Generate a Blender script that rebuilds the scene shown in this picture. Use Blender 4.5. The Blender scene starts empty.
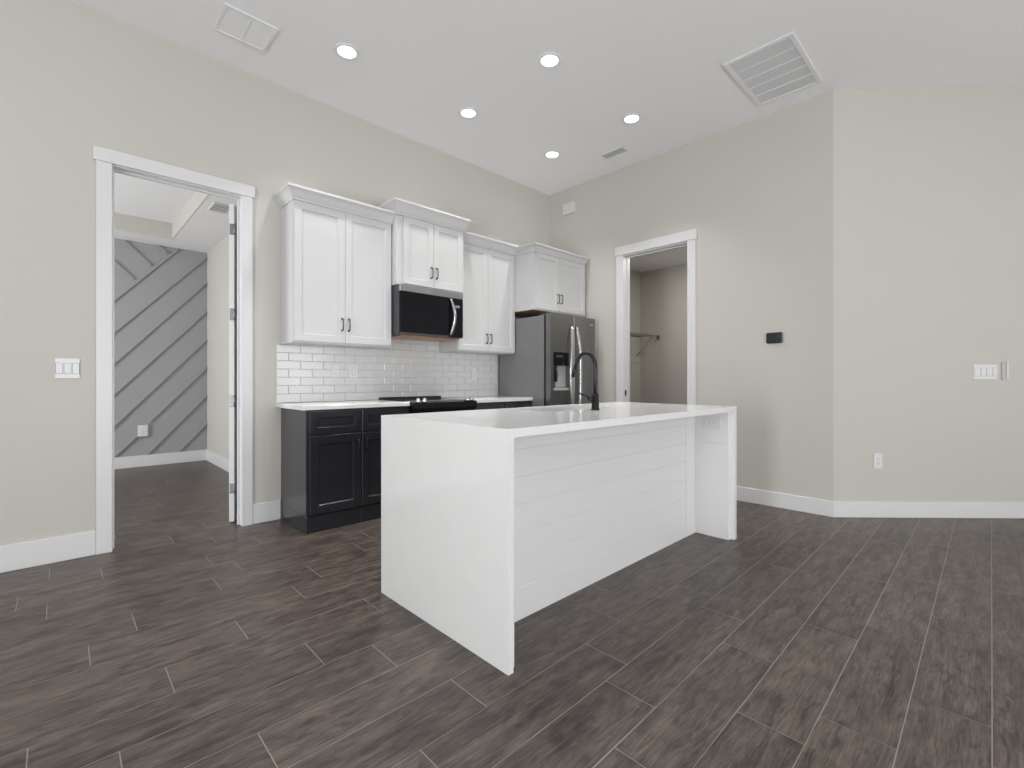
import bpy, bmesh, math, random
from mathutils import Vector, Matrix
random.seed(7)
C = bpy.context.scene.collection
sc = bpy.context.scene
PI = math.pi

# ------------------------------------------------------------------ camera
YAW = 0.7673
cam_d = bpy.data.cameras.new('camera'); cam = bpy.data.objects.new('camera', cam_d); C.objects.link(cam)
cam.location = (-4.4722, -3.9577, 1.0972)
cam.rotation_euler = (PI/2, 0, -YAW)
cam_d.sensor_width = 36; cam_d.lens = 471.197/1024*36
cam_d.shift_y = -3.96/1024
cam_d.clip_start = 0.05
sc.camera = cam

# ------------------------------------------------------------------ world, exposure
sc.view_settings.view_transform = 'Standard'; sc.view_settings.look = 'None'
sc.view_settings.gamma = 1; sc.view_settings.use_curve_mapping = False
sc.view_settings.exposure = 0.03
w = bpy.data.worlds.new('world'); sc.world = w; w.use_nodes = True
bg = w.node_tree.nodes['Background']; bg.inputs[0].default_value = (0.80, 0.90, 1.0, 1); bg.inputs[1].default_value = 0.08

def area(name, loc, target, sx, sy, power, col=(1, 1, 1)):
    d = bpy.data.lights.new(name, 'AREA'); d.shape = 'RECTANGLE'; d.size = sx; d.size_y = sy
    d.energy = power; d.color = col
    o = bpy.data.objects.new(name, d); C.objects.link(o); o.location = loc
    o.rotation_euler = (Vector(target)-Vector(loc)).to_track_quat('-Z', 'Z').to_euler()
    return o
# daylight entering by the windows, plus added fill lights for ceilings and closet
DAY = (0.975, 0.99, 1.0)
area('daylight_patio', (-4.0, -8.02, 1.25), (-4.0, 0, 1.25), 4.1, 2.3, 98, DAY)
area('ceiling_fill_patio', (-4.0, -7.98, .8), (-4.0, -5, 3.4), 4.1, 1.2, 75, DAY)  # upward light added to brighten the main ceiling
area('daylight_left', (-8.02, -3.4, 1.5), (0, -3.4, 1.5), 4.3, 1.8, 25, DAY)
area('ceiling_fill_left', (-7.98, -3.4, 1.0), (-5, -3.4, 3.4), 4.3, .9, 215, DAY)  # second added upward light, lifts the ceiling from the left
area('daylight_right', (-0.4, -8.02, 1.5), (-0.4, 0, 1.5), 1.6, 1.4, 42, DAY)
area('daylight_bedroom', (-7.05, 1.9, 1.5), (0, 1.9, 1.5), 1.8, 1.5, 104, DAY)
area('ceiling_fill_bedroom', (-7.0, 1.9, 1.1), (-5, 1.9, 2.8), 1.8, .8, 10, DAY)  # added upward fill for the bedroom ceiling
area('closet_fill', (1.0, -1.6, 2.69), (1.0, -1.6, 0), .3, .3, 12.5, (1, .97, .93))  # added fill without a fixture, brightens the dark closet

# ------------------------------------------------------------------ materials
def nt(name):
    m = bpy.data.materials.new(name); m.use_nodes = True
    n = m.node_tree; return m, n, n.nodes['Principled BSDF']
def mat(name, col, rough=.5, metal=0., bump=0., bscale=80., var=0., spec=.5, coat=0., stretch=None, detail=3.):
    m, n, p = nt(name)
    p.inputs['Base Color'].default_value = (*col, 1); p.inputs['Roughness'].default_value = rough
    p.inputs['Metallic'].default_value = metal; p.inputs['Specular IOR Level'].default_value = spec
    p.inputs['Coat Weight'].default_value = coat; p.inputs['Coat Roughness'].default_value = .08
    L = n.links
    if bump or var:
        tc = n.nodes.new('ShaderNodeTexCoord'); mp = n.nodes.new('ShaderNodeMapping'); L.new(tc.outputs['Object'], mp.inputs[0])
        if stretch: mp.inputs['Scale'].default_value = stretch
        no = n.nodes.new('ShaderNodeTexNoise'); no.inputs['Scale'].default_value = bscale; no.inputs['Detail'].default_value = detail
        L.new(mp.outputs[0], no.inputs['Vector'])
        if bump:
            b = n.nodes.new('ShaderNodeBump'); b.inputs['Strength'].default_value = bump; b.inputs['Distance'].default_value = .01
            L.new(no.outputs['Fac'], b.inputs['Height']); L.new(b.outputs[0], p.inputs['Normal'])
        if var:
            r = n.nodes.new('ShaderNodeMapRange'); L.new(no.outputs['Fac'], r.inputs[0])
            r.inputs[1].default_value = .3; r.inputs[2].default_value = .7; r.inputs[3].default_value = 1-var; r.inputs[4].default_value = 1+var
            mx = n.nodes.new('ShaderNodeVectorMath'); mx.operation = 'SCALE'; mx.inputs[0].default_value = col
            L.new(r.outputs[0], mx.inputs['Scale']); L.new(mx.outputs[0], p.inputs['Base Color'])
    return m
def emis(name, col, s):
    m, n, p = nt(name); p.inputs['Base Color'].default_value = (*col, 1)
    p.inputs['Emission Color'].default_value = (*col, 1); p.inputs['Emission Strength'].default_value = s; return m

M = {}
M['wall'] = mat('wall_paint', (.555, .535, .498), .75, bump=.06, bscale=260, spec=.3)
M['ceil'] = mat('ceiling_paint', (.84, .84, .845), .85, bump=.10, bscale=160, spec=.2)
M['trim'] = mat('white_trim_paint', (.69, .69, .695), .38, bump=.01, bscale=30)
M['cab'] = mat('white_cabinet_paint', (.60, .60, .605), .35, bump=.01, bscale=25)
M['quartz'] = mat('white_quartz', (.79, .79, .792), .12, var=.012, bscale=9, spec=.9, detail=8)
M['ship'] = mat('white_shiplap_paint', (.75, .75, .752), .40, bump=.01, bscale=20)
M['navy'] = mat('dark_navy_cabinet_paint', (.020, .021, .027), .28, bump=.01, bscale=25, coat=.5)
M['inner'] = mat('raw_plywood', (.42, .30, .17), .6, var=.15, bscale=14, stretch=(1, 8, 1))
M['steel'] = mat('brushed_stainless', (.26, .26, .263), .28, metal=1, bump=.03, bscale=60, stretch=(40, 40, .6))
M['steel_light'] = mat('pale_brushed_stainless', (.42, .42, .425), .32, metal=1, bump=.03, bscale=60, stretch=(.6, 40, 40))
M['silver'] = mat('silver_grey_plastic', (.40, .40, .405), .35, bump=.01, bscale=40)
M['shelfshade'] = mat('shaded_white_wire', (.30, .29, .28), .5, bump=.01, bscale=40)  # white wire; the closet's shade is put into this grey
M['chime'] = mat('off_white_plastic', (.66, .64, .61), .5, bump=.01, bscale=40)
M['steelside'] = mat('grey_appliance_side', (.23, .23, .235), .34, metal=.35, bump=.04, bscale=420)
M['bright'] = mat('polished_steel', (.72, .72, .72), .18, metal=1, bump=.01, bscale=40)
M['blackglass'] = mat('black_glass', (.006, .006, .008), .05, bump=.002, bscale=3, spec=.2)
M['blackplastic'] = mat('black_enamel', (.012, .012, .014), .35, bump=.01, bscale=60)
M['darkside'] = mat('dark_grey_housing', (.045, .045, .055), .35, bump=.01, bscale=60)
M['filter_warmlit'] = mat('warmlit_grease_filter', (.50, .27, .15), .35, metal=.7, var=.35, bscale=22, stretch=(1, 4, 1))  # warm light reflected on the filter is put into its base colour
M['matteblack'] = mat('matte_black_metal', (.012, .012, .013), .30, metal=.3, bump=.01, bscale=90)
M['bronze'] = mat('dark_bronze_metal', (.05, .045, .042), .35, metal=.8, bump=.01, bscale=90)
M['plastic'] = mat('white_plastic', (.71, .71, .72), .3, bump=.005, bscale=40)
M['slot'] = mat('dark_slot', (.08, .08, .08), .6, bump=.01, bscale=50)
M['vent'] = mat('white_vent_metal', (.76, .76, .77), .45, bump=.01, bscale=50)
M['ventdark'] = mat('vent_cavity_grey', (.24, .24, .24), .8, bump=.02, bscale=50)
M['greywall'] = mat('grey_accent_paint', (.345, .35, .36), .6, bump=.03, bscale=260, spec=.3)
M['hinge'] = mat('satin_nickel', (.22, .22, .23), .35, metal=.9, bump=.01, bscale=60)
M['tile'] = mat('glazed_white_tile', (.66, .66, .662), .15, bump=.03, bscale=14, detail=1)
M['tgrout'] = mat('tile_grout', (.52, .52, .51), .8, bump=.05, bscale=300)
M['fgrout'] = mat('floor_grout', (.36, .335, .315), .8, bump=.05, bscale=300)
M['glow'] = emis('downlight_lens', (1, .985, .96), 6)
M['digits'] = emis('display_digits', (.40, .45, .7), .25)
M['frost'] = mat('thermostat_screen', (.02, .025, .04), .15, bump=.002, bscale=5)
M['ground'] = mat('pale_concrete', (.45, .44, .42), .8, bump=.1, bscale=20)
# closet: same paint, kept apart so both stay plain paint
def floor_mat():
    m, n, p = nt('wood_look_plank'); L = n.links
    uv = n.nodes.new('ShaderNodeUVMap'); uv.uv_map = 'UVMap'
    at = n.nodes.new('ShaderNodeAttribute'); at.attribute_name = 'rnd'
    def mapping(sx, sy):
        mp = n.nodes.new('ShaderNodeMapping'); mp.inputs['Scale'].default_value = (sx, sy, 1); L.new(uv.outputs[0], mp.inputs[0]); return mp
    def noise(mp, sc_, det, ro=.55, dist=0):
        no = n.nodes.new('ShaderNodeTexNoise'); no.inputs['Scale'].default_value = sc_; no.inputs['Detail'].default_value = det
        no.inputs['Roughness'].default_value = ro; no.inputs['Distortion'].default_value = dist
        L.new(mp.outputs[0], no.inputs['Vector']); return no
    g1 = noise(mapping(1.5, 9), 2.6, 7, .62, .5)      # broad streaks
    g2 = noise(mapping(3, 46), 3.2, 6, .7, .3)       # fine grain
    g3 = noise(mapping(4.5, 7), 1.6, 4, .6, .8)       # weathered clouds
    ramp = n.nodes.new('ShaderNodeValToRGB'); cr = ramp.color_ramp
    cr.elements[0].position = .39; cr.elements[0].color = (.050, .036, .033, 1)
    cr.elements[1].position = .62; cr.elements[1].color = (.172, .137, .108, 1)
    e = cr.elements.new(.465); e.color = (.088, .068, .060, 1)
    e = cr.elements.new(.535); e.color = (.124, .099, .083, 1)
    def madd(a, b, ka, kb):
        x = n.nodes.new('ShaderNodeMath'); x.operation = 'MULTIPLY'; L.new(a, x.inputs[0]); x.inputs[1].default_value = ka
        y = n.nodes.new('ShaderNodeMath'); y.operation = 'MULTIPLY_ADD'; L.new(b, y.inputs[0]); y.inputs[1].default_value = kb; L.new(x.outputs[0], y.inputs[2]); return y.outputs[0]
    s = madd(g1.outputs['Fac'], g2.outputs['Fac'], .45, .27)
    s2 = n.nodes.new('ShaderNodeMath'); s2.operation = 'MULTIPLY_ADD'; L.new(g3.outputs['Fac'], s2.inputs[0]); s2.inputs[1].default_value = .28; L.new(s, s2.inputs[2])
    s3 = n.nodes.new('ShaderNodeMath'); s3.operation = 'MULTIPLY_ADD'; L.new(at.outputs['Fac'], s3.inputs[0]); s3.inputs[1].default_value = .05; L.new(s2.outputs[0], s3.inputs[2])
    s4 = n.nodes.new('ShaderNodeMath'); s4.operation = 'SUBTRACT'; L.new(s3.outputs[0], s4.inputs[0]); s4.inputs[1].default_value = .025
    L.new(s4.outputs[0], ramp.inputs[0])
    g4 = noise(mapping(3.2, 15), 2.1, 8, .68, 1.2)     # dark weathered patches
    g5 = noise(mapping(6, 90), 4.0, 5, .7, .2)
    def mr(src, a, b_, c, d):
        r_ = n.nodes.new('ShaderNodeMapRange'); L.new(src, r_.inputs[0])
        for q_, v_ in zip((1, 2, 3, 4), (a, b_, c, d)): r_.inputs[q_].default_value = v_
        return r_.outputs[0]
    f1 = mr(g2.outputs['Fac'], .36, .64, .72, 1.12); f2 = mr(g4.outputs['Fac'], .50, .64, .99, .48); f3 = mr(g5.outputs['Fac'], .35, .65, .88, 1.1)
    m1 = n.nodes.new('ShaderNodeMath'); m1.operation = 'MULTIPLY'; L.new(f1, m1.inputs[0]); L.new(f2, m1.inputs[1])
    m2 = n.nodes.new('ShaderNodeMath'); m2.operation = 'MULTIPLY'; L.new(m1.outputs[0], m2.inputs[0]); L.new(f3, m2.inputs[1])
    hs = n.nodes.new('ShaderNodeVectorMath'); hs.operation = 'SCALE'; L.new(ramp.outputs[0], hs.inputs[0]); L.new(m2.outputs[0], hs.inputs['Scale'])
    L.new(hs.outputs[0], p.inputs['Base Color'])
    r = n.nodes.new('ShaderNodeMapRange'); L.new(g2.outputs['Fac'], r.inputs[0]); r.inputs[3].default_value = .30; r.inputs[4].default_value = .46
    L.new(r.outputs[0], p.inputs['Roughness'])
    b = n.nodes.new('ShaderNodeBump'); b.inputs['Strength'].default_value = .12; b.inputs['Distance'].default_value = .004
    L.new(g2.outputs['Fac'], b.inputs['Height']); L.new(b.outputs[0], p.inputs['Normal'])
    return m
M['plank'] = floor_mat()

# ------------------------------------------------------------------ mesh helpers
def box(b, x0, x1, y0, y1, z0, z1, mi=0):
    x0, x1 = sorted((x0, x1)); y0, y1 = sorted((y0, y1)); z0, z1 = sorted((z0, z1))
    v = [b.verts.new(p) for p in ((x0,y0,z0),(x1,y0,z0),(x1,y1,z0),(x0,y1,z0),(x0,y0,z1),(x1,y0,z1),(x1,y1,z1),(x0,y1,z1))]
    for q in ((0,3,2,1),(4,5,6,7),(0,1,5,4),(1,2,6,5),(2,3,7,6),(3,0,4,7)):
        f = b.faces.new([v[i] for i in q]); f.material_index = mi
def prism(b, pts, z0, z1, mi=0):
    """vertical prism over a plan polygon"""
    lo = [b.verts.new((x, y, z0)) for x, y in pts]; hi = [b.verts.new((x, y, z1)) for x, y in pts]
    n = len(pts)
    for i in range(n):
        f = b.faces.new((lo[i], lo[(i+1) % n], hi[(i+1) % n], hi[i])); f.material_index = mi
    b.faces.new(hi).material_index = mi; b.faces.new(lo[::-1]).material_index = mi
def tube(b, pts, r, seg=12, mi=0, cap=True):
    pts = [Vector(p) for p in pts]; rs = r if isinstance(r, (list, tuple)) else [r]*len(pts)
    rings = []; up = None
    for i, p in enumerate(pts):
        t = (pts[min(i+1, len(pts)-1)]-pts[max(i-1, 0)]).normalized()
        if up is None:
            up = Vector((0, 0, 1)) if abs(t.z) < .9 else Vector((1, 0, 0))
        a = t.cross(up).normalized(); c = a.cross(t).normalized(); up = c
        rings.append([b.verts.new(p+(a*math.cos(2*PI*k/seg)+c*math.sin(2*PI*k/seg))*rs[i]) for k in range(seg)])
    for i in range(len(rings)-1):
        for k in range(seg):
            f = b.faces.new((rings[i][k], rings[i][(k+1) % seg], rings[i+1][(k+1) % seg], rings[i+1][k])); f.material_index = mi; f.smooth = True
    if cap:
        b.faces.new(rings[0][::-1]).material_index = mi; b.faces.new(rings[-1]).material_index = mi
def ribbon(b, pts, wdir, wid, ndir, th, mi=0):
    """rectangular-section bar along pts"""
    wd = Vector(wdir).normalized()*wid/2; nd = Vector(ndir).normalized()*th/2
    R = [[b.verts.new(Vector(p)+s) for s in (wd+nd, wd-nd, -wd-nd, -wd+nd)] for p in pts]
    for i in range(len(R)-1):
        for k in range(4):
            f = b.faces.new((R[i][k], R[i][(k+1) % 4], R[i+1][(k+1) % 4], R[i+1][k])); f.material_index = mi; f.smooth = True
    b.faces.new(R[0][::-1]); b.faces.new(R[-1])
def world_loc(o):
    v = Vector(o.location)
    while o.parent: o = o.parent; v = v+Vector(o.location)
    return v
def obj(name, b, m, parent=None, bevel=0, origin=None, seg=1, smooth_norm=True):
    """b is built in world coordinates; the object's origin is moved to `origin` (or its parent's)"""
    base = world_loc(parent) if parent else Vector((0, 0, 0))
    org = Vector(origin) if origin else base
    bmesh.ops.recalc_face_normals(b, faces=b.faces)
    bmesh.ops.translate(b, verts=b.verts, vec=-org)
    me = bpy.data.meshes.new(name); b.to_mesh(me); b.free()
    for mm in (m if isinstance(m, (list, tuple)) else [m]): me.materials.append(mm)
    o = bpy.data.objects.new(name, me); C.objects.link(o)
    if parent: o.parent = parent
    o.location = org-base
    if bevel:
        md = o.modifiers.new('bevel', 'BEVEL'); md.width = bevel; md.segments = seg; md.limit_method = 'ANGLE'; md.angle_limit = math.radians(50)
    return o
def nb(): return bmesh.new()
def bx(name, dims, m, parent=None, bevel=0, origin=None):
    b = nb(); box(b, *dims); return obj(name, b, m, parent, bevel, origin)
def thing(name, label, cat, loc=(0, 0, 0), group=None):
    o = bpy.data.objects.new(name, None); C.objects.link(o); o.location = loc; o.empty_display_size = .1
    o['label'] = label; o['category'] = cat
    if group: o['group'] = group
    return o
def tag(o, label, cat, group=None):
    o['label'] = label; o['category'] = cat
    if group: o['group'] = group
    return o
def struct(o, label=None, cat=None):
    o['kind'] = 'structure'
    if label: o['label'] = label
    if cat: o['category'] = cat
    return o
def dup(root, loc, label, group=None):
    r = root.copy(); C.objects.link(r); r.location = loc; r['label'] = label
    if group: r['group'] = group
    for ch in list(root.children):
        c = ch.copy(); C.objects.link(c); c.parent = r
        for g in ch.children:
            d = g.copy(); C.objects.link(d); d.parent = c
    return r

# ------------------------------------------------------------------ the setting
H = 3.428
L1 = 3.0286            # length of the right wall before the 45 degree turn
T = .12
D1 = (-4.225, -3.475, 2.485)   # bedroom doorway: x0, x1, top
D2 = (-1.823, -1.086, 2.475)   # closet doorway: y0, y1, top

# floor: plank rows follow the kitchen wall
def row_edge(k): return -3.355+(.1975*k if k <= 3 else .5925+.2042*(k-3))
phase = {-3: .07, -2: .545, -1: .37, 0: .755, 1: .191, 2: .332, 3: .595, 4: .006, 5: .495, 6: .30, 7: .66, 8: .14, 9: .455, 10: .615, 11: .175, 12: .327, 13: .22, 14: .545, 15: .33}
b = nb()
uvl = b.loops.layers.uv.new('UVMap'); rl = b.faces.layers.float.new('rnd')
k = -24
while row_edge(k) < 3.75:
    y0, y1 = row_edge(k), row_edge(k+1); PL = .806
    ph = phase.get(k, random.random()*PL)
    n0 = math.floor((-8.2-ph)/PL)
    for j in range(n0, n0+13):
        xa, xb = ph+j*PL, ph+(j+1)*PL
        if xa > 2.0: continue
        if y0 > .2 and xa > -2.9 and y0 > .2: continue
        g = .0017
        tw = lambda x_: .0098*max(0, x_+3.2)   # the rows drift very slightly from the wall
        vs = [b.verts.new((x_, y_+tw(x_), 0)) for x_, y_ in ((xa+g, y0+g), (xb-g, y0+g), (xb-g, y1-g), (xa+g, y1-g))]
        f = b.faces.new(vs); f[rl] = random.random()
        ou, ov = random.random()*40, random.random()*40
        for lp in f.loops:
            lp[uvl].uv = (lp.vert.co.x-xa+ou, lp.vert.co.y-y0+ov)
    k += 1
box(b, -8.2, 2.8, -8.3, 3.75, -.10, -.0012, 1)
bmesh.ops.recalc_face_normals(b, faces=[f for f in b.faces if f.material_index == 1])
for f in b.faces:
    if f.material_index == 0 and f.normal.z < 0: f.normal_flip()
me = bpy.data.meshes.new('floor'); b.to_mesh(me); b.free()
me.materials.append(M['plank']); me.materials.append(M['fgrout'])
fl = bpy.data.objects.new('floor', me); C.objects.link(fl); struct(fl)

XL, YB, XR = -8.0, -8.0, 1.35
# kitchen wall (y = 0)
b = nb()
box(b, XL, D1[0], 0, T, 0, H); box(b, D1[1], T, 0, T, 0, H); box(b, D1[0], D1[1], 0, T, D1[2], H)
struct(obj('wall_back', b, M['wall']))
# right wall (x = 0) with closet doorway
b = nb()
box(b, 0, T, D2[1], 0, 0, H); box(b, 0, T, D2[0], D2[1], D2[2], H); prism(b, [(0, -L1), (T, -L1+.0497), (T, D2[0]), (0, D2[0])], 0, H)
struct(obj('wall_right', b, M['wall']))
# 45 degree wall
e = 1.35; s = T/math.sqrt(2)
b = nb(); prism(b, [(0, -L1), (e, -L1-e), (e+.085, -L1-e+.085), (.085, -L1+.085)], 0, H)
struct(obj('wall_corner', b, M['wall']))
bx_ = bx('wall_far_right', (XR, XR+T, YB, -L1-e, 0, H), M['wall']); struct(bx_)
# left wall with a wide window, back wall with patio door and window (behind the camera)
b = nb()
box(b, XL-T, XL, YB, -5.6, 0, H); box(b, XL-T, XL, -1.2, 0, 0, H); box(b, XL-T, XL, -5.6, -1.2, 0, .55); box(b, XL-T, XL, -5.6, -1.2, 2.45, H)
struct(obj('wall_left', b, M['wall']))
b = nb()
box(b, XL, -6.1, YB-T, YB, 0, H); box(b, -1.9, -1.25, YB-T, YB, 0, H); box(b, .45, XR, YB-T, YB, 0, H)
box(b, -6.1, -1.9, YB-T, YB, 2.45, H); box(b, -1.25, .45, YB-T, YB, 2.25, H); box(b, -1.25, .45, YB-T, YB, 0, .75)
struct(obj('wall_front', b, M['wall']))
def win_frame(name, axis, c, a0, a1, z0, z1, mull):
    b = nb(); w_ = .05
    def bb(p0, p1, q0, q1):
        if axis == 'x': box(b, c-.06, c, p0, p1, q0, q1)
        else: box(b, p0, p1, c-.06, c, q0, q1)
    bb(a0, a1, z0, z0+w_); bb(a0, a1, z1-w_, z1); bb(a0, a0+w_, z0, z1); bb(a1-w_, a1, z0, z1)
    for m_ in mull: bb(m_-w_/2, m_+w_/2, z0, z1)
    return struct(obj(name, b, M['trim']))
win_frame('window_1', 'x', XL, -5.6, -1.2, .55, 2.45, (-4.13, -2.67))
win_frame('window_2', 'y', YB, -6.1, -1.9, 0.02, 2.45, (-4.7, -3.3))
win_frame('window_3', 'y', YB, -1.25, .45, .75, 2.25, (-.4,))
# ceiling
b = nb(); box(b, XL-T, XR+T+.02, YB-T, .12, H, H+.1)
struct(obj('ceiling', b, M['ceil']))

# bedroom shell
BY, BXR, BZ, TZ = 3.6, -2.995, 2.84, 3.035
struct(bx('wall_bedroom_back', (-7.2, BXR+T, BY, BY+T, 0, 3.2), M['greywall']))
gw = bpy.data.objects['wall_bedroom_back']
seg_list = [((-3.961,2.094),(-3.331,2.823)),((-3.961,1.701),(-2.997,2.790)),((-3.961,1.321),(-2.997,2.442)),((-3.961,0.941),(-2.997,2.049)),
 ((-3.961,0.552),(-2.997,1.664)),((-3.961,0.172),(-3.763,0.384)),((-3.632,0.560),(-2.997,1.280)),((-3.649,0.154),(-2.997,0.900)),((-3.313,0.161),(-2.997,0.520)),
 ((-3.981,2.559),(-3.789,2.359)),((-3.884,2.826),(-3.616,2.560)),((-3.539,2.834),(-3.446,2.750))]
for (xa, za), (xb, zb) in seg_list:
    # run the ones cut by the door casing on to the left, at their own slope
    if xa < -3.96 and abs(xa+3.961) < .001:
        sl = (zb-za)/(xb-xa); ext = min(1.0, (za-.16)/sl)
        if ext > 0: xa -= ext; za -= ext*sl
    d = Vector((xb-xa, 0, zb-za)).normalized(); n_ = Vector((-d.z, 0, d.x))*.011
    b = nb(); P = [Vector((xa, 0, za))+n_, Vector((xa, 0, za))-n_, Vector((xb, 0, zb))-n_, Vector((xb, 0, zb))+n_]
    f0 = [b.verts.new((p.x, BY-.022, p.z)) for p in P]; f1 = [b.verts.new((p.x, BY+.001, p.z)) for p in P]
    b.faces.new(f0); b.faces.new(f1[::-1])
    for i in range(4): b.faces.new((f0[i], f0[(i+1) % 4], f1[(i+1) % 4], f1[i]))
    obj('batten', b, M['greywall'], gw)
struct(bx('wall_bedroom_right', (BXR, BXR+T, T, BY, 0, 3.2), M['wall']))
b = nb(); box(b, -7.2, -7.08, T, .95, 0, 3.2); box(b, -7.2, -7.08, 2.85, BY, 0, 3.2); box(b, -7.2, -7.08, .95, 2.85, 0, .7); box(b, -7.2, -7.08, .95, 2.85, 2.3, 3.2)
struct(obj('wall_bedroom_left', b, M['wall']))
b = nb()
tx0, tx1, ty0, ty1 = -6.5, -3.441, .75, 3.158
box(b, tx1, BXR, T, BY, BZ, BZ+.06); box(b, -7.08, tx0, T, BY, BZ, BZ+.06); box(b, tx0, tx1, T, ty0, BZ, BZ+.06); box(b, tx0, tx1, ty1, BY, BZ, BZ+.06)
box(b, tx0-.05, tx1+.05, ty0-.05, ty1+.05, TZ, TZ+.06)
struct(obj('ceiling_bedroom', b, M['ceil']))
b = nb()   # painted sides of the raised tray
box(b, tx1-.012, tx1-.0005, ty0, ty1, BZ, TZ-.0005); box(b, tx0+.0005, tx0+.012, ty0, ty1, BZ, TZ-.0005); box(b, tx0+.012, tx1-.012, ty1-.012, ty1-.0005, BZ, TZ-.0005); box(b, tx0+.012, tx1-.012, ty0+.0005, ty0+.012, BZ, TZ-.0005)
struct(obj('trim_10', b, M['wall']))

# closet shell
CX, CY0, CY1, CZ = 1.85, -2.05, -.19, 2.72
b = nb(); box(b, CX, CX+.1, CY0-.1, CY1+.1, 0, CZ+.1); struct(obj('wall_closet_back', b, M['wall']))
b = nb(); box(b, T, CX, CY1, CY1+.1, 0, CZ+.1); struct(obj('wall_closet_left', b, M['wall']))
b = nb(); box(b, T, CX, CY0-.1, CY0, 0, CZ+.1); struct(obj('wall_closet_right', b, M['wall']))
b = nb(); box(b, T, CX, CY0, CY1, CZ, CZ+.1); struct(obj('ceiling_closet', b, M['ceil']))

# baseboards
def bb_(name, dims): return struct(bx(name, dims, M['trim'], bevel=.003))
bb_('baseboard_back', (XL, -4.299, -.015, 0, 0, .153))
bb_('baseboard_kitchen', (-3.407, -3.206, -.015, 0, 0, .150))
b = nb()
prism(b, [(0, -1.901), (-.015, -1.901), (-.015, -L1-.0062), (e-.0106, -L1-e-.0106), (e, -L1-e), (0, -L1)], 0, .129)
struct(obj('baseboard_right', b, M['trim'], bevel=.003))
bb_('baseboard_right_upper', (-.015, 0, -1.0, -.02, 0, .128))
bb_('baseboard_bedroom_back', (-7.08, BXR, BY-.015, BY, 0, .144))
bb_('baseboard_bedroom_right', (BXR-.015, BXR, T+.02, BY-.015, 0, .144))
bb_('baseboard_left', (XL, XL+.015, YB, -.015, 0, .15))

# door casings (trim)
def casing_back():
    b = nb()
    box(b, -4.299, -4.221, -.02, 0, 0, 2.48); box(b, -3.479, -3.407, -.02, 0, 0, 2.48)
    box(b, -4.313, -3.393, -.026, 0, 2.48, 2.567)
    # far side
    box(b, -4.299, -4.221, T, T+.02, 0, 2.48); box(b, -3.455, -3.39, T, T+.02, 0, 2.48); box(b, -4.313, -3.38, T, T+.02, 2.48, 2.56)
    struct(obj('trim_1', b, M['trim'], bevel=.002))
    b = nb()
    box(b, -4.235, -4.217, 0, T, 0, 2.475); box(b, -3.479, -3.462, 0, T, 0, 2.475); box(b, -4.235, -3.462, 0, T, 2.474, 2.484)
    box(b, -4.217, -4.205, .055, .080, 0, 2.474); box(b, -3.491, -3.479, .055, .070, 0, 2.474); box(b, -4.205, -3.491, .055, .080, 2.464, 2.474)
    struct(obj('trim_2', b, M['trim'], bevel=.002))
def casing_right():
    b = nb()
    box(b, -.02, 0, -1.09, -1.001, 0, 2.467); box(b, -.02, 0, -1.901, -1.819, 0, 2.467)
    box(b, -.026, 0, -1.915, -.987, 2.467, 2.565)
    struct(obj('trim_3', b, M['trim'], bevel=.002))
    b = nb()
    box(b, 0, T, -1.09, -1.072, 0, 2.467); box(b, 0, T, -1.837, -1.819, 0, 2.467); box(b, 0, T, -1.83, -1.08, 2.455, 2.475)
    box(b, .055, .07, -1.096, -1.09, 0, 2.455); box(b, .055, .07, -1.819, -1.807, 0, 2.455); box(b, .055, .07, -1.807, -1.102, 2.443, 2.455)
    o = struct(obj('trim_4', b, M['trim'], bevel=.002))
    bx('strike_plate', (.018, .046, -1.0935, -1.0885, .925, .985), M['bronze'], o)
casing_back(); casing_right()

# shaker panel --------------------------------------------------------
def shaker(b, x0, x1, z0, z1, yf, th=.02, rail=.055, dep=.009, cham=.005, face=-1):
    """panel in the xz plane, front at y=yf facing -y (face=-1) or +y"""
    def P(x, y, z): return b.verts.new((x, yf-face*y, z))
    def ring(i, y): return [P(x0+i, y, z0+i), P(x1-i, y, z0+i), P(x1-i, y, z1-i), P(x0+i, y, z1-i)]
    R = [ring(0, th), ring(0, .0015), ring(.0015, 0), ring(rail, 0), ring(rail+cham, dep)]
    b.faces.new(R[0])
    for a, c in zip(R, R[1:]):
        for i in range(4): b.faces.new((a[i], a[(i+1) % 4], c[(i+1) % 4], c[i]))
    b.faces.new(R[-1])
# bedroom door, standing open
door = struct(thing('door_1', 'white panelled interior door standing open into the room with the slatted grey wall', 'door', (-3.496, .128, 0)))
b = nb(); ox, oy = -3.496, .128
dw = .72
shaker(b, ox, ox+dw, .012, 2.45, oy, th=.035, rail=.11, dep=.006)
slab = obj('door_slab', b, M['trim'], door)
hb = nb(); box(hb, ox-.0012, ox+.004, oy+.004, oy+.031, 2.212, 2.296)
for z0, z1 in ((2.212, 2.296), (1.555, 1.647), (.891, .983), (.227, .304)):
    b = nb(); box(b, ox-.0016, ox+.003, oy+.003, oy+.030, z0, z1)
    tube(b, [(ox-.003, oy-.003, z0), (ox-.003, oy-.003, z1)], .006, 8)
    obj('hinge', b, M['hinge'], door)
hb.free()
b = nb(); tube(b, [(ox+dw-.06, oy-.001, .96), (ox+dw-.06, oy-.05, .96)], .011, 10); tube(b, [(ox+dw-.06, oy-.05, .96), (ox+dw-.17, oy-.05, .96)], .009, 10)
obj('door_handle', b, M['bronze'], door)
door.rotation_euler = (0, 0, math.radians(62))

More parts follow.
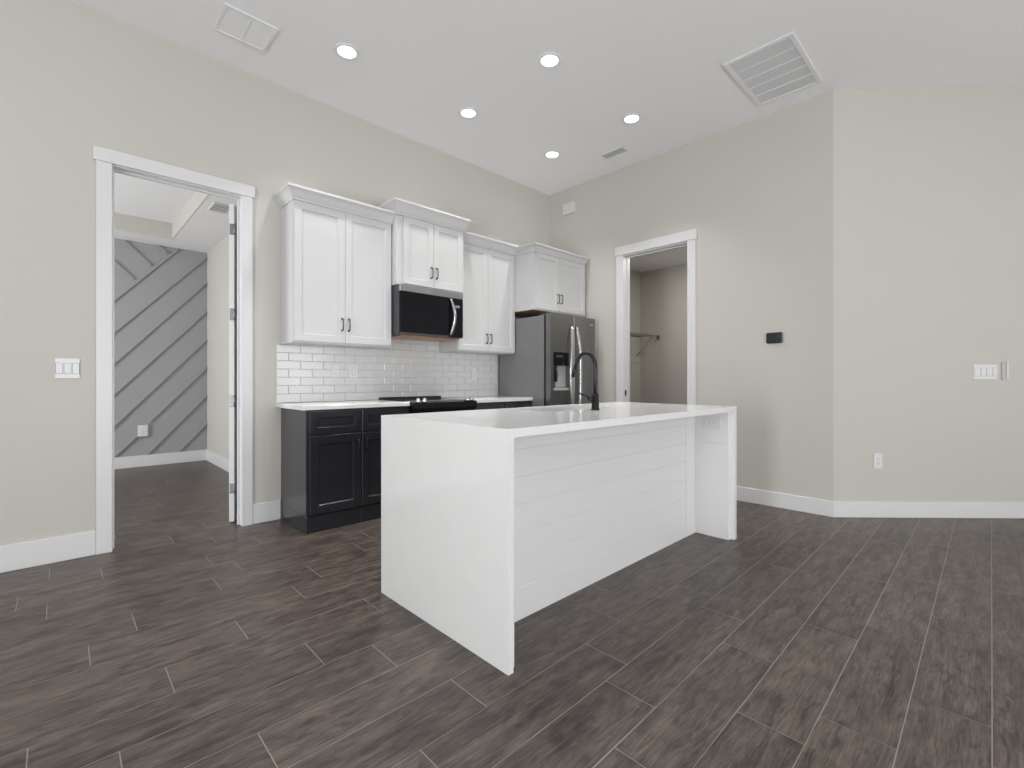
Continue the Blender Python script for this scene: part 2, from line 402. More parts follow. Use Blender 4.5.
# ------------------------------------------------------------------ backsplash
b = nb()
ts = bx('tile_bed', (-3.237, -.885, -.004, -.0006, .9165, 1.3805), M['tgrout'])
ts.name = 'backsplash'; tag(ts, 'white subway tile backsplash between counter and wall cabinets', 'backsplash')
rows_z = [.917, .987, 1.054, 1.120, 1.185, 1.250, 1.315, 1.380, 1.445]
for r in range(7):
    z0, z1 = rows_z[r]+.0012, rows_z[r+1]-.0012
    off = -3.332 if r % 2 else -3.2385
    for j in range(14):
        xa, xb = off+j*.187+.0012, off+(j+1)*.187-.0012
        xa = max(xa, -3.236); xb = min(xb, -.885)
        if xb-xa < .01: continue
        if z1 > 1.379: z1 = min(z1, 1.3805)
        box(b, xa, xb, -.011, -.003, z0, z1)
# rows behind the microwave gap
for r in range(7, 9):
    z0 = rows_z[7]+.065*(r-7)+.0012; z1 = z0+.0626
    off = -3.332 if r % 2 else -3.2385
    for j in range(14):
        xa, xb = max(off+j*.187+.0012, -2.379), min(off+(j+1)*.187-.0012, -1.692)
        if xb-xa < .01: continue
        z0_ = max(z0, 1.3815); z1_ = min(z1, 1.4905)
        if z1_-z0_ > .01: box(b, xa, xb, -.011, -.0008, z0_, z1_)
obj('tiles', b, M['tile'], ts, bevel=.0022)

# ------------------------------------------------------------------ wall cabinets
def crown(x0, x1, yf, z0, z1, pr_, left, right, parent, yb=0.0, kr=1.0):
    b = nb()
    prof = [(0, z0), (.010, z0), (.012, z0+.012), (.020, z0+.022), (pr_*.62, z0+(z1-z0)*.62), (pr_-.006, z1-.020), (pr_, z1-.016), (pr_, z1)]
    def loop(p, z):
        xl = x0-(p if left else 0); xr = x1+(p*kr if right else 0)
        return [b.verts.new(c) for c in ((xl, yb, z), (xl, yf-p, z), (xr, yf-p, z), (xr, yb, z))]
    R = [loop(p, z) for p, z in prof]
    for a, c in zip(R, R[1:]):
        for i in range(3): b.faces.new((a[i], a[i+1], c[i+1], c[i]))
        b.faces.new((a[3], a[0], c[0], c[3]))
    b.faces.new(R[0][::-1]); b.faces.new(R[-1])
    return obj('crown_molding', b, M['cab'], parent)
def bar_handle(x, yf, zc, parent, ln=.094, r=.0042, m='bronze'):
    b = nb(); zt, zb = zc+ln/2, zc-ln/2
    tube(b, [(x, yf, zt), (x, yf-.012, zt), (x, yf-.024, zt-.006), (x, yf-.028, zc+.02), (x, yf-.028, zc-.02), (x, yf-.024, zb+.006), (x, yf-.012, zb), (x, yf, zb)], [.0075, .006, .005, r, r, .005, .006, .0075], 8)
    return obj('handle', b, M[m], parent)
def wall_cab(label, x0, x1, z0, z1, ycar, split, crown_top, cl, cr, hz, proj=.062, under='cab', fx0=None, fx1=None, gap=.052, kr=1.0):
    t = thing('wall_cabinet', label, 'cabinet', ((x0+x1)/2, 0, z0), 'white wall cabinets')
    b = nb(); box(b, x0, x1, ycar, -.001, z0, z1+.02)
    bt = obj('body', b, M['cab'], t, bevel=.0015)
    bx('underside', (x0+.015, x1-.015, ycar+.015, -.002, z0-.0012, z0+.001), M[under], t)
    yf = ycar-.021
    for i, (a, c) in enumerate(((fx0 or x0+.004, split-.0015), (split+.0015, fx1 or x1-.004))):
        b = nb(); shaker(b, a, c, z0+.012, z1-.0005, yf)
        d = obj('door', b, M['cab'], t)
        hx = c-gap/2 if i == 0 else a+gap/2
        bar_handle(hx, yf, hz, d)
    crown(x0, x1, yf+.002, z1, crown_top, proj, cl, cr, t, kr=kr)
    return t
wall_cab('wide white two-door wall cabinet left of the microwave, leftmost of the row', -3.203, -2.382, 1.381, 2.447, -.275, -2.805, 2.540, True, False, 1.541, fx1=-2.392)
wall_cab('short white two-door wall cabinet right above the microwave, highest of the row', -2.380, -1.668, 1.922, 2.515, -.362, -2.012, 2.628, True, True, 2.066, proj=.062, fx0=-2.32, kr=.65)
wall_cab('tall white two-door wall cabinet between the microwave and the refrigerator', -1.666, -.893, 1.381, 2.445, -.275, -1.280, 2.542, False, False, 1.520)
wall_cab('deep white two-door cabinet hung above the stainless refrigerator', -.891, -.03, 1.838, 2.440, -.568, -.50, 2.515, True, False, 1.985, proj=.058, under='inner', fx0=-.865)
bx('filler_strip', (-.03, -.001, -.55, -.53, 1.838, 2.44), M['cab'], bpy.data.objects['wall_cabinet.003'])

# ------------------------------------------------------------------ microwave
mw = thing('microwave', 'black and stainless over-the-range microwave under the short wall cabinet', 'microwave', (-2.035, 0, 1.49))
bx('housing', (-2.379, -1.704, -.395, -.012, 1.492, 1.919), M['darkside'], mw, bevel=.003)
bx('grease_filter', (-2.33, -1.73, -.35, -.03, 1.482, 1.4925), M['filter_warmlit'], mw)
b = nb(); box(b, -2.379, -1.704, -.420, -.396, 1.858, 1.918); tb = obj('vent_band', b, M['steel_light'], mw, bevel=.003)
b = nb(); box(b, -2.379, -1.872, -.420, -.396, 1.495, 1.8575); dr = obj('door', b, M['blackglass'], mw, bevel=.003)
bx('window', (-2.30, -1.93, -.4212, -.4195, 1.555, 1.80), M['blackglass'], dr)
bx('bottom_rim', (-2.379, -1.872, -.421, -.3965, 1.493, 1.507), M['darkside'], dr)
cp = bx('control_panel', (-1.8705, -1.704, -.420, -.396, 1.495, 1.8575), M['blackglass'], mw, bevel=.003)
b = nb()
for i, (zz) in enumerate((1.775, 1.787)):
    for j in range(5): box(b, -1.795+j*.010, -1.795+j*.010+.0055, -.4212, -.4198, zz, zz+.008)
obj('display', b, M['digits'], cp)
b = nb(); box(b, -2.125, -2.06, -.4207, -.4198, 1.882, 1.892); obj('badge', b, M['bright'], tb)
b = nb()
pts = []
for i in range(17):
    t_ = i/16; pts.append((-1.852+.022*math.sin(PI*t_), -.428-.034*math.sin(PI*t_), 1.848-.332*t_))
ribbon(b, pts, (1, .15, 0), .030, (.15, -1, 0), .012)
obj('handle', b, M['bright'], mw, bevel=.003)

# ------------------------------------------------------------------ base cabinets and counters
def knob_handle_h(xc, yf, z, parent, ln=.094):
    b = nb()
    tube(b, [(xc-ln/2, yf, z), (xc-ln/2, yf-.02, z), (xc-ln/2+.01, yf-.027, z), (xc+ln/2-.01, yf-.027, z), (xc+ln/2, yf-.02, z), (xc+ln/2, yf, z)], .0045, 8)
    return obj('handle', b, M['matteblack'], parent)
def base_cab(label, x0, x1, ycar=-.527, hside='right', plinth=True, endpanel=False, group='dark base cabinets'):
    t = thing('base_cabinet', label, 'cabinet', ((x0+x1)/2, 0, 0), group)
    b = nb(); box(b, x0, x1+.0015, ycar, -.001, .12, .881); obj('body', b, M['navy'], t, bevel=.0015)
    b = nb(); box(b, x0, x1+.0018, ycar-.006, -.016, 0, .1195); obj('plinth', b, M['navy'], t, bevel=.0015)
    yf = ycar-.021
    a, c = x0+(.022 if endpanel else .003), x1-.003
    b = nb(); shaker(b, a, c, .705, .868, yf, rail=.045, cham=.006); d = obj('drawer', b, M['navy'], t)
    b = nb(); shaker(b, a, c, .132, .694, yf, rail=.058, cham=.006); d2 = obj('door', b, M['navy'], t)
    hx = c-.028 if hside == 'right' else a+.028
    bar_handle(hx, yf, .60, d2, m='matteblack')
    return t
base_cab('dark navy base cabinet at the left end of the kitchen run, with grey-looking end panel', -3.199, -2.790, endpanel=True)
base_cab('dark navy base cabinet directly left of the range, half hidden by the island', -2.788, -2.372, hside='left')
base_cab('dark navy base cabinet right of the range, left one behind the island', -1.678, -1.285)
base_cab('dark navy base cabinet right of the range, against the refrigerator', -1.283, -.890, hside='left')
o = bx('countertop', (-3.237, -2.370, -.560, -.001, .883, .9155), M['quartz'], bevel=.002)
tag(o, 'white quartz countertop left of the range, over the dark cabinets', 'countertop')
o = bx('countertop', (-1.680, -.888, -.560, -.001, .883, .9155), M['quartz'], bevel=.002)
tag(o, 'short white quartz countertop between range and refrigerator', 'countertop')

# ------------------------------------------------------------------ range
rg = thing('range', 'black slide-in electric range with glass cooktop between the two counters', 'stove', (-2.025, 0, 0))
bx('body', (-2.366, -1.684, -.555, -.015, .02, .900), M['blackplastic'], rg, bevel=.003)
bx('cooktop', (-2.367, -1.683, -.545, -.052, .901, .918), M['blackglass'], rg, bevel=.002)
bx('rear_vent', (-2.360, -1.690, -.050, -.012, .905, .939), M['blackplastic'], rg, bevel=.006)
b = nb()
P = [(-.545, .919), (-.600, .905), (-.604, .86), (-.556, .80), (-.545, .80)]
A = [b.verts.new((-2.367, y, z)) for y, z in P]; B = [b.verts.new((-1.683, y, z)) for y, z in P]
b.faces.new(A); b.faces.new(B[::-1])
for i in range(5): b.faces.new((A[i], A[(i+1) % 5], B[(i+1) % 5], B[i]))
obj('control_panel', b, M['blackglass'], rg, bevel=.002)
b = nb(); box(b, -2.362, -1.688, -.590, -.556, .17, .795); od = obj('oven_door', b, M['blackplastic'], rg, bevel=.003)
bx('oven_window', (-2.26, -1.79, -.5915, -.5895, .30, .66), M['blackglass'], od)
b = nb(); tube(b, [(-2.31, -.59, .745), (-2.31, -.635, .745)], .009, 8); tube(b, [(-1.74, -.59, .745), (-1.74, -.635, .745)], .009, 8); tube(b, [(-2.33, -.638, .745), (-1.72, -.638, .745)], .012, 10)
obj('oven_handle', b, M['bright'], od)
bx('warming_drawer', (-2.362, -1.688, -.588, -.556, .03, .160), M['blackplastic'], rg, bevel=.003)
for x in (-2.303, -2.238, -1.785, -1.725):
    b = nb(); c0 = Vector((x, -.572, .913)); n_ = Vector((0, -.24, .97)).normalized()
    tube(b, [c0, c0+n_*.010, c0+n_*.011, c0+n_*.028, c0+n_*.031], [.021, .021, .016, .015, .012], 16)
    obj('knob', b, M['bright'], rg)
for (x, y, r) in ((-2.20, -.40, .10), (-1.85, -.40, .08), (-2.20, -.17, .08), (-1.85, -.17, .10)):
    b = nb()
    pts = [(x+r*math.cos(2*PI*i/32), y+r*math.sin(2*PI*i/32), .9182) for i in range(33)]
    tube(b, pts, .0008, 4, cap=False); obj('burner_ring', b, M['darkside'], rg)

# ------------------------------------------------------------------ refrigerator
fr = thing('refrigerator', 'stainless side-by-side refrigerator with ice and water dispenser', 'refrigerator', (-.508, 0, 0))
FX0, FX1, FF = -.886, -.130, -.800
bx('cabinet', (FX0, FX1, -.705, -.03, .03, 1.762), M['steelside'], fr, bevel=.004)
bx('gasket', (FX0+.008, FX1-.008, -.738, -.705, .05, 1.76), M['blackplastic'], fr)
bx('base_grille', (FX0+.01, FX1-.01, -.74, -.05, 0, .05), M['blackplastic'], fr)
for xx in (FX0+.03, FX1-.10): bx('hinge_cover', (xx, xx+.07, -.75, -.62, 1.762, 1.786), M['darkside'], fr, bevel=.004)
SP = -.508
def fridge_door(x0, x1, parts=None):
    b = nb()
    if not parts: box(b, x0, x1, FF, -.738, .06, 1.782)
    else:
        (u0, u1, v0, v1) = parts
        box(b, x0, u0, FF, -.738, .06, 1.782); box(b, u1, x1, FF, -.738, .06, 1.782)
        box(b, u0, u1, FF, -.738, .06, v0); box(b, u0, u1, FF, -.738, v1, 1.782)
        box(b, u0, u1, -.745, -.738, v0, v1)
    return b
niche = (-.838, -.598, 1.010, 1.385)
ld = obj('door', fridge_door(FX0, SP-.003, niche), M['steel'], fr)
rd = obj('door', fridge_door(SP+.003, FX1), M['steel'], fr, bevel=.006)
bx('badge', (-.23, -.17, FF-.001, FF+.001, 1.70, 1.712), M['bright'], rd)
dp = bx('dispenser', (niche[0], niche[1], FF-.004, -.76, 1.245, 1.385), M['blackglass'], ld, bevel=.003)
bx('display', (-.80, -.70, FF-.0052, FF-.0038, 1.33, 1.355), M['darkside'], dp)
b = nb(); box(b, -.765, niche[1]+.0, -.760, -.745, 1.025, 1.245); obj('niche_back', b, M['silver'], ld)
b = nb(); box(b, niche[0], -.768, FF+.004, -.745, 1.085, 1.245); obj('niche_side', b, M['blackplastic'], ld, bevel=.004)
b = nb(); box(b, niche[0], niche[1], FF-.012, -.745, .988, 1.016); obj('drip_tray', b, M['silver'], ld, bevel=.004)
b = nb(); tube(b, [(-.80, FF-.002, 1.23), (-.80, FF-.012, 1.15), (-.80, FF-.002, 1.08)], .010, 8); obj('ice_paddle', b, M['blackplastic'], ld)
for sgn, dd in ((-1, ld), (1, rd)):
    b = nb(); pts = []
    for i in range(21):
        t_ = i/20; pts.append((SP+sgn*((.050 if sgn < 0 else .034)+(.062 if sgn < 0 else .022)*math.sin(PI*t_)), FF-.012-.038*min(1, math.sin(PI*t_)*1.5), 1.665-1.03*t_))
    ribbon(b, pts, (1, 0, 0), .032, (0, 1, 0), .016)
    box(b, pts[0][0]-.013, pts[0][0]+.013, FF-.02, FF, 1.645, 1.668); box(b, pts[-1][0]-.013, pts[-1][0]+.013, FF-.02, FF, .632, .655)
    obj('handle', b, M['bright'], dd, bevel=.002)

# ------------------------------------------------------------------ island
IX0, IX1, IY0, IY1, IZ = -3.268, -1.092, -2.690, -1.735, .915
SK = (-2.42, -1.80, -2.165, -1.83)
b = nb()
xs = [IX0, SK[0], SK[1], IX1]; ys = [IY0, SK[2], SK[3], IY1]
zt, zb = IZ, IZ-.034
def grid(z):
    return [[b.verts.new((x, y, z)) for y in ys] for x in xs]
GT, GB = grid(zt), grid(zb)
for i in range(3):
    for j in range(3):
        if i == 1 and j == 1: continue
        b.faces.new((GT[i][j], GT[i+1][j], GT[i+1][j+1], GT[i][j+1])); b.faces.new((GB[i][j], GB[i][j+1], GB[i+1][j+1], GB[i+1][j]))
for i in range(3):
    b.faces.new((GT[i][0], GB[i][0], GB[i+1][0], GT[i+1][0])); b.faces.new((GT[i][3], GT[i+1][3], GB[i+1][3], GB[i][3]))
    b.faces.new((GT[0][i], GT[0][i+1], GB[0][i+1], GB[0][i])); b.faces.new((GT[3][i], GB[3][i], GB[3][i+1], GT[3][i+1]))
b.faces.new((GT[1][1], GT[2][1], GB[2][1], GB[1][1])); b.faces.new((GT[1][2], GB[1][2], GB[2][2], GT[2][2]))
b.faces.new((GT[1][1], GB[1][1], GB[1][2], GT[1][2])); b.faces.new((GT[2][1], GT[2][2], GB[2][2], GB[2][1]))
it = thing('island_countertop', 'white quartz waterfall countertop of the kitchen island', 'countertop', (-2.18, -2.21, 0))
obj('top', b, M['quartz'], it)
b = nb(); box(b, IX0, IX0+.026, IY0, IY1, 0, zb); obj('waterfall_panel', b, M['quartz'], it)
b = nb(); box(b, IX1-.036, IX1, IY0, IY1, 0, zb); obj('waterfall_panel', b, M['quartz'], it)
isl = thing('island_cabinet', 'white shiplap-clad kitchen island body under the quartz countertop', 'kitchen island', (-2.18, -2.1, 0))
b = nb(); box(b, -3.214, -1.166, -2.418, -1.80, .02, .66); box(b, -3.214, -2.45, -2.418, -1.80, .66, .880); box(b, -1.77, -1.166, -2.418, -1.80, .66, .880); box(b, -2.45, -1.77, -2.418, -2.19, .66, .880)
obj('body', b, M['navy'], isl)
bx('end_gable', (-3.2415, -3.2145, -2.668, -1.76, 0, .880), M['ship'], isl, bevel=.002)
bx('end_gable', (-1.153, -1.1285, -2.668, -1.76, 0, .880), M['ship'], isl, bevel=.002)
zs = [0.0, .150, .273, .400, .530, .658, .785, .880]
b = nb()
for a, c in zip(zs, zs[1:]):
    P = [(-2.4185, a), (-2.431, a), (-2.431, c-.0065), (-2.4255, c), (-2.4185, c)]
    A_ = [b.verts.new((-3.2135, y, z)) for y, z in P]; B_ = [b.verts.new((-1.166, y, z)) for y, z in P]
    b.faces.new(A_); b.faces.new(B_[::-1])
    for i in range(5): b.faces.new((A_[i], A_[(i+1) % 5], B_[(i+1) % 5], B_[i]))
obj('shiplap', b, M['ship'], isl)
b = nb()
for a, c in zip(zs, zs[1:]): box(b, -1.1655, -1.1535, -2.664, -2.4315, a+.0001, c-.0001)
obj('shiplap_return', b, M['ship'], isl, bevel=.0015)
bx('corner_board', (-1.31, -1.166, -2.4345, -2.4315, .0, .880), M['ship'], isl, bevel=.002)
bx('top_rail', (-3.2135, -1.166, -2.444, -2.4315, .862, .880), M['ship'], isl)
bx('toe_kick', (-3.214, -1.166, -1.86, -1.80, 0, .10), M['navy'], isl)
for i in range(4):
    a = -3.21+i*.511
    b = nb(); shaker(b, a, a+.505, .115, .872, -1.779, face=1); d = obj('door', b, M['navy'], isl)
    b = nb(); hx = a+.47 if i % 2 == 0 else a+.035
    tube(b, [(hx, -1.779, .80), (hx, -1.755, .80), (hx, -1.755, .70), (hx, -1.779, .70)], .004, 8); obj('handle', b, M['matteblack'], d)

# sink
b = nb(); x0, x1, y0, y1 = SK; t_ = .006
box(b, x0-.012, x1+.012, y0-.012, y0-.0005, .70, .8805); box(b, x0-.012, x1+.012, y1+.0005, y1+.012, .70, .8805)
box(b, x0-.012, x0-.0005, y0, y1, .70, .8805); box(b, x1+.0005, x1+.012, y0, y1, .70, .8805); box(b, x0-.012, x1+.012, y0-.012, y1+.012, .692, .70)
sk = obj('sink', b, M['steel'], origin=(-2.11, -2.0, .692)); tag(sk, 'stainless undermount sink set into the island countertop', 'sink')
b = nb(); tube(b, [(-2.11, -2.0, .700), (-2.11, -2.0, .703)], .045, 20); obj('drain', b, M['bright'], sk)

# faucet
fx, fy = -2.112, -2.242
fa = thing('faucet', 'matte black gooseneck pull-down faucet on the island', 'faucet', (fx, fy, .915))
b = nb(); tube(b, [(fx, fy, .915), (fx, fy, .920), (fx, fy, .924), (fx, fy, 1.012), (fx, fy, 1.018)], [.027, .027, .0225, .0215, .014], 20); obj('base', b, M['matteblack'], fa)
b = nb()
path = [(0, 1.012), (0, 1.10), (0, 1.172), (.004, 1.205), (.018, 1.238), (.042, 1.260), (.072, 1.266), (.100, 1.256), (.122, 1.233), (.138, 1.202), (.148, 1.168)]
tube(b, [(fx, fy+a*1.05, z) for a, z in path], .0122, 14); obj('spout', b, M['matteblack'], fa)
b = nb(); tube(b, [(fx, fy+.1545, 1.168), (fx, fy+.158, 1.158), (fx, fy+.172, 1.120), (fx, fy+.173, 1.117)], [.0125, .0145, .0145, .012], 14); obj('spray_head', b, M['matteblack'], fa)
b = nb(); tube(b, [(fx-.018, fy+.002, .985), (fx-.052, fy+.006, .985), (fx-.056, fy+.007, .985)], [.015, .015, .012], 14)
tube(b, [(fx-.046, fy+.006, .990), (fx-.075, fy+.030, 1.006), (fx-.098, fy+.055, 1.022)], [.007, .006, .005], 10); obj('lever', b, M['matteblack'], fa)

# ------------------------------------------------------------------ wall plates
def plate(name, label, cat, org, u, n, w_, h_, kind, gang=1, group=None):
    """u = unit vector along the wall, n = wall normal; plate centred at org"""
    t = thing(name, label, cat, org, group); u = Vector(u); n = Vector(n); o_ = Vector(org); z = Vector((0, 0, 1))
    def pb(b, a0, a1, z0, z1, d0, d1):
        vs = [b.verts.new(o_+u*a+z*q+n*d) for d in (d0, d1) for (a, q) in ((a0, z0), (a1, z0), (a1, z1), (a0, z1))]
        for q in ((0, 1, 2, 3), (7, 6, 5, 4), (0, 4, 5, 1), (1, 5, 6, 2), (2, 6, 7, 3), (3, 7, 4, 0)): b.faces.new([vs[i] for i in q])
    b = nb(); pb(b, -w_/2, w_/2, -h_/2, h_/2, 0.0005, .006); obj('cover_plate', b, M['plastic'], t, bevel=.0018)
    pitch = w_/gang
    for g in range(gang):
        c = -w_/2+pitch*(g+.5)
        if kind == 'rocker':
            b = nb(); pb(b, c-.015, c+.015, -.032, .032, .006, .009); obj('rocker', b, M['plastic'], t, bevel=.001)
            b = nb(); pb(b, c-.0165, c+.0165, -.0335, .0335, .0058, .0063); obj('rocker_gap', b, M['slot'], t)
        elif kind == 'outlet':
            b = nb(); pb(b, c-.017, c+.017, -.034, .034, .006, .0085); f_ = obj('outlet_face', b, M['plastic'], t, bevel=.001)
            b = nb()
            for zc in (-.017, .017):
                pb(b, c-.007, c-.005, zc-.004, zc+.005, .0084, .0088); pb(b, c+.005, c+.007, zc-.004, zc+.005, .0084, .0088); pb(b, c-.002, c+.002, zc-.010, zc-.007, .0084, .0088)
            obj('slots', b, M['slot'], f_)
        elif kind == 'outlet_h':
            b = nb(); pb(b, c-.034, c+.034, -.017, .017, .006, .0085); f_ = obj('outlet_face', b, M['plastic'], t, bevel=.001)
            b = nb()
            for ac in (-.017, .017):
                pb(b, c+ac-.004, c+ac+.005, -.007, -.005, .0084, .0088); pb(b, c+ac-.004, c+ac+.005, .005, .007, .0084, .0088); pb(b, c+ac-.010, c+ac-.007, -.002, .002, .0084, .0088)
            obj('slots', b, M['slot'], f_)
    return t
q2 = math.sqrt(.5)
UX, UY = (1, 0, 0), (0, -1, 0)
plate('light_switch', 'white three-rocker switch plate left of the bedroom doorway', 'light switch', (-4.428, 0, 1.168), UX, (0, -1, 0), .112, .122, 'rocker', 3)
plate('outlet', 'white outlet on the tile backsplash, left one of the pair beside the range', 'outlet', (-2.765, -.011, 1.175), UX, (0, -1, 0), .068, .108, 'outlet')
plate('light_switch', 'white rocker plate on the tile backsplash nearest the left side of the range', 'light switch', (-2.602, -.011, 1.172), UX, (0, -1, 0), .078, .112, 'rocker', 1)
plate('outlet', 'white outlet on the tile backsplash right of the range, near the refrigerator', 'outlet', (-1.238, -.011, 1.160), UX, (0, -1, 0), .064, .125, 'outlet')
plate('outlet', 'white outlet low on the grey slatted accent wall', 'outlet', (-3.697, BY-.022, .456), UX, (0, -1, 0), .100, .140, 'outlet')
o = bx('outlet_block', (-3.762, -3.632, BY-.022, BY, .378, .536), M['greywall'], gw)
plate('outlet', 'horizontal white outlet on the inner end of the island under the counter', 'outlet', (-1.1655, -2.555, .797), UY, (-1, 0, 0), .112, .078, 'outlet_h')
W45 = lambda t_, z: (t_, -L1-t_, z)
plate('outlet', 'white outlet low on the angled right wall above the baseboard', 'outlet', W45(.247, .452), (q2, -q2, 0), (-q2, -q2, 0), .070, .122, 'outlet')
plate('light_switch', 'wide white switch plate on the angled right wall', 'light switch', W45(.843, 1.161), (q2, -q2, 0), (-q2, -q2, 0), .188, .118, 'rocker', 4)
# small narrow holder beside that switch
b = nb()
u = Vector((q2, -q2, 0)); n45 = Vector((-q2, -q2, 0))
def wb(b, t0, t1, z0, z1, d0, d1):
    vs = [b.verts.new(Vector(W45(0, 0))+u*a+Vector((0, 0, q))+n45*d) for d in (d0, d1) for (a, q) in ((t0, z0), (t1, z0), (t1, z1), (t0, z1))]
    for q in ((0, 1, 2, 3), (7, 6, 5, 4), (0, 4, 5, 1), (1, 5, 6, 2), (2, 6, 7, 3), (3, 7, 4, 0)): b.faces.new([vs[i] for i in q])
o_ = W45(.948, 1.12)
fh = thing('fan_remote', 'narrow pale remote holder right beside the wide switch plate', 'remote control', o_)
wb(b, 1.318, 1.362, 1.10, 1.235, .0005, .010); obj('holder', b, M['wall'], fh, bevel=.002)
b = nb(); wb(b, 1.345, 1.358, 1.112, 1.245, .010, .022); obj('handset', b, M['plastic'], fh, bevel=.002)

# thermostat
b = nb(); th = thing('thermostat', 'small black thermostat on the wall right of the closet doorway', 'thermostat', (0, -2.60, 1.415))
box(b, -.022, -.0005, -2.664, -2.535, 1.415, 1.508); obj('housing', b, M['blackplastic'], th, bevel=.008)
bx('screen', (-.0232, -.0215, -2.618, -2.545, 1.427, 1.497), M['frost'], th, bevel=.0005)
b = nb(); tube(b, [(-.0218, -2.638, 1.470), (-.026, -2.638, 1.470)], .009, 14); obj('dial_button', b, M['darkside'], th)
# door chime box
ch = thing('door_chime', 'white chime box high on the wall near the ceiling corner', 'door chime', (0, -.335, 3.107))
b = nb(); box(b, -.035, -.0005, -.428, -.245, 3.107, 3.238); obj('cover', b, M['chime'], ch, bevel=.006)
b = nb(); box(b, -.037, -.0345, -.415, -.258, 3.118, 3.124); obj('grille_slot', b, M['vent'], ch)

# ------------------------------------------------------------------ closet shelf
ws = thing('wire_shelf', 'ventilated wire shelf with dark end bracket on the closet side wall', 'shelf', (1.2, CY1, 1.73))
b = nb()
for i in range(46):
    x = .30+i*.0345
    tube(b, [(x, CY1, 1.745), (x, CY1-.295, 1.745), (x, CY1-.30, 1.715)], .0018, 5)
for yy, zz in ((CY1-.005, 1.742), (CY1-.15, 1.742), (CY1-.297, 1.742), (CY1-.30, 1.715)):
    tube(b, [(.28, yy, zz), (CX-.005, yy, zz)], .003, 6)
obj('wire_deck', b, M['shelfshade'], ws)
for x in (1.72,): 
    b = nb(); tube(b, [(x, CY1-.29, 1.735), (x, CY1-.004, 1.45)], .004, 6); obj('brace', b, M['shelfshade'], ws)
bx('end_bracket', (CX-.012, CX-.0005, CY1-.31, CY1-.28, 1.69, 1.75), M['slot'], ws)
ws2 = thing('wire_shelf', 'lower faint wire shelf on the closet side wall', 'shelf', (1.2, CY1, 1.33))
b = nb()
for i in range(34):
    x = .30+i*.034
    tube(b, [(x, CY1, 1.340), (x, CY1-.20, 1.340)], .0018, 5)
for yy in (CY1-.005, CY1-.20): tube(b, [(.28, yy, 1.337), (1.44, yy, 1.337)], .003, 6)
obj('wire_deck', b, M['shelfshade'], ws2)

# ------------------------------------------------------------------ ceiling fittings
def downlight(x, y, label):
    t = thing('recessed_light', label, 'ceiling light', (x, y, H), 'recessed ceiling lights')
    b = nb(); n = 40
    prof = [(.088, 0), (.088, -.004), (.080, -.008), (.063, -.006), (.0608, -.0024), (.0608, 0)]
    R = [[b.verts.new((x+r*math.cos(2*PI*i/n), y+r*math.sin(2*PI*i/n), H+z-.0003)) for i in range(n)] for r, z in prof]
    for a, c in zip(R, R[1:]):
        for i in range(n): f = b.faces.new((a[i], a[(i+1) % n], c[(i+1) % n], c[i])); f.smooth = True
    obj('trim_ring', b, M['vent'], t)
    b = nb(); b.faces.new([b.verts.new((x+.061*math.cos(2*PI*i/n), y+.061*math.sin(2*PI*i/n), H-.0022)) for i in range(n)][::-1])
    me_o = obj('lens', b, M['glow'], t)
    return t
lt = downlight(-2.995, -.738, 'recessed ceiling light nearest the square ceiling panel, leftmost of the five')
def lamp_at(x, y, p=6.2):
    d = bpy.data.lights.new('downlight_lamp', 'AREA'); d.shape = 'DISK'; d.size = .14; d.energy = p; d.color = (1, .98, .955); d.spread = math.radians(95)
    o = bpy.data.objects.new('downlight_lamp', d); C.objects.link(o); o.location = (x, y, H-.012)
lamp_at(-2.995, -.738)
for (x, y, lab) in ((-1.892, -.735, 'recessed ceiling light above the range, middle of the row along the cabinets'),
                    (-.793, -.741, 'recessed ceiling light nearest the corner above the refrigerator'),
                    (-1.890, -1.676, 'recessed ceiling light over the island, topmost in the photo'),
                    (-.789, -1.675, 'recessed ceiling light beside the small dark supply vent')):
    dup(lt, (x, y, H), lab); lamp_at(x, y)
lamp_at(-2.995, -1.676)

# large return grille
rv = thing('return_air_grille', 'large square white return air grille in the ceiling at right', 'vent', (-.56, -2.765, H))
x0, x1, y0, y1 = -.940, -.190, -2.998, -2.535
b = nb(); fw_ = .032
box(b, x0, x1, y0, y0+fw_, H-.014, H); box(b, x0, x1, y1-fw_, y1, H-.014, H); box(b, x0, x0+fw_, y0+fw_, y1-fw_, H-.014, H); box(b, x1-fw_, x1, y0+fw_, y1-fw_, H-.014, H)
obj('frame', b, M['vent'], rv, bevel=.003)
bx('cavity', (x0+fw_, x1-fw_, y0+fw_, y1-fw_, H-.002, H-.0003), M['ventdark'], rv)
b = nb(); ny = 4
for i in range(1, 5+0):
    xx = x0+fw_+(x1-x0-2*fw_)*i/5
    box(b, xx-.004, xx+.004, y0+fw_, y1-fw_, H-.013, H-.002)
obj('divider', b, M['vent'], rv)
b = nb(); n = 34
for i in range(n):
    yy = y0+fw_+(y1-y0-2*fw_)*(i+.5)/n
    vs = [b.verts.new(p) for p in ((x0+fw_, yy-.0045, H-.004), (x1-fw_, yy-.0045, H-.004), (x1-fw_, yy+.0045, H-.011), (x0+fw_, yy+.0045, H-.011))]
    b.faces.new(vs)
obj('louvers', b, M['vent'], rv)
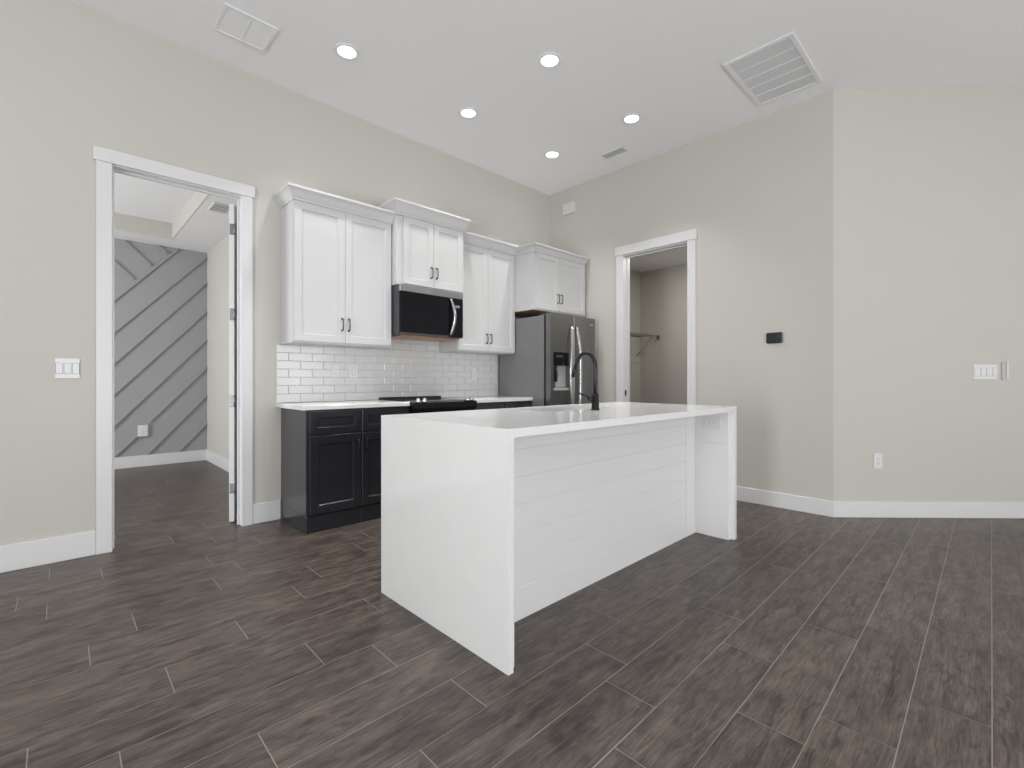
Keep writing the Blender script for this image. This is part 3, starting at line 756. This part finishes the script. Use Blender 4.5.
# flat two-panel grille at upper left
hv = thing('ceiling_panel_vent', 'flat white two-panel ceiling grille at upper left above the doorway', 'vent', (-3.573, -.485, H))
x0, x1, y0, y1 = -3.732, -3.415, -.637, -.334; fw_ = .022
b = nb()
box(b, x0, x1, y0, y0+fw_, H-.012, H); box(b, x0, x1, y1-fw_, y1, H-.012, H); box(b, x0, x0+fw_, y0+fw_, y1-fw_, H-.012, H); box(b, x1-fw_, x1, y0+fw_, y1-fw_, H-.012, H)
box(b, (x0+x1)/2-.006, (x0+x1)/2+.006, y0+fw_, y1-fw_, H-.011, H)
obj('frame', b, M['vent'], hv, bevel=.003)
b = nb(); box(b, x0+fw_, x1-fw_, y0+fw_, y1-fw_, H-.007, H-.0003); obj('panel', b, M['ceil'], hv)
# small supply vents
def supply(x0, x1, y0, y1, z, along, label, dark='slot', nl=7, name='supply_vent'):
    t = thing(name, label, 'vent', ((x0+x1)/2, (y0+y1)/2, z))
    b = nb(); f_ = .016
    box(b, x0, x1, y0, y0+f_, z-.008, z); box(b, x0, x1, y1-f_, y1, z-.008, z); box(b, x0, x0+f_, y0+f_, y1-f_, z-.008, z); box(b, x1-f_, x1, y0+f_, y1-f_, z-.008, z)
    obj('frame', b, M['vent'], t, bevel=.002)
    bx('cavity', (x0+f_, x1-f_, y0+f_, y1-f_, z-.0015, z-.0003), M[dark], t)
    b = nb()
    for i in range(nl):
        if along == 'y':
            xx = x0+f_+(x1-x0-2*f_)*(i+.5)/nl
            b.faces.new([b.verts.new(p) for p in ((xx-.004, y0+f_, z-.002), (xx-.004, y1-f_, z-.002), (xx-.001, y1-f_, z-.008), (xx-.001, y0+f_, z-.008))])
        else:
            yy = y0+f_+(y1-y0-2*f_)*(i+.5)/nl
            b.faces.new([b.verts.new(p) for p in ((x0+f_, yy-.006, z-.002), (x1-f_, yy-.006, z-.002), (x1-f_, yy+.006, z-.008), (x0+f_, yy+.006, z-.008))])
    obj('louvers', b, M['vent'], t)
supply(-.432, -.292, -1.345, -1.065, H, 'y', 'small dark rectangular supply vent in the kitchen ceiling near the right wall', nl=4)
supply(-3.372, -3.19, 1.37, 1.665, BZ, 'x', 'white supply vent in the bedroom ceiling seen through the doorway', nl=5)
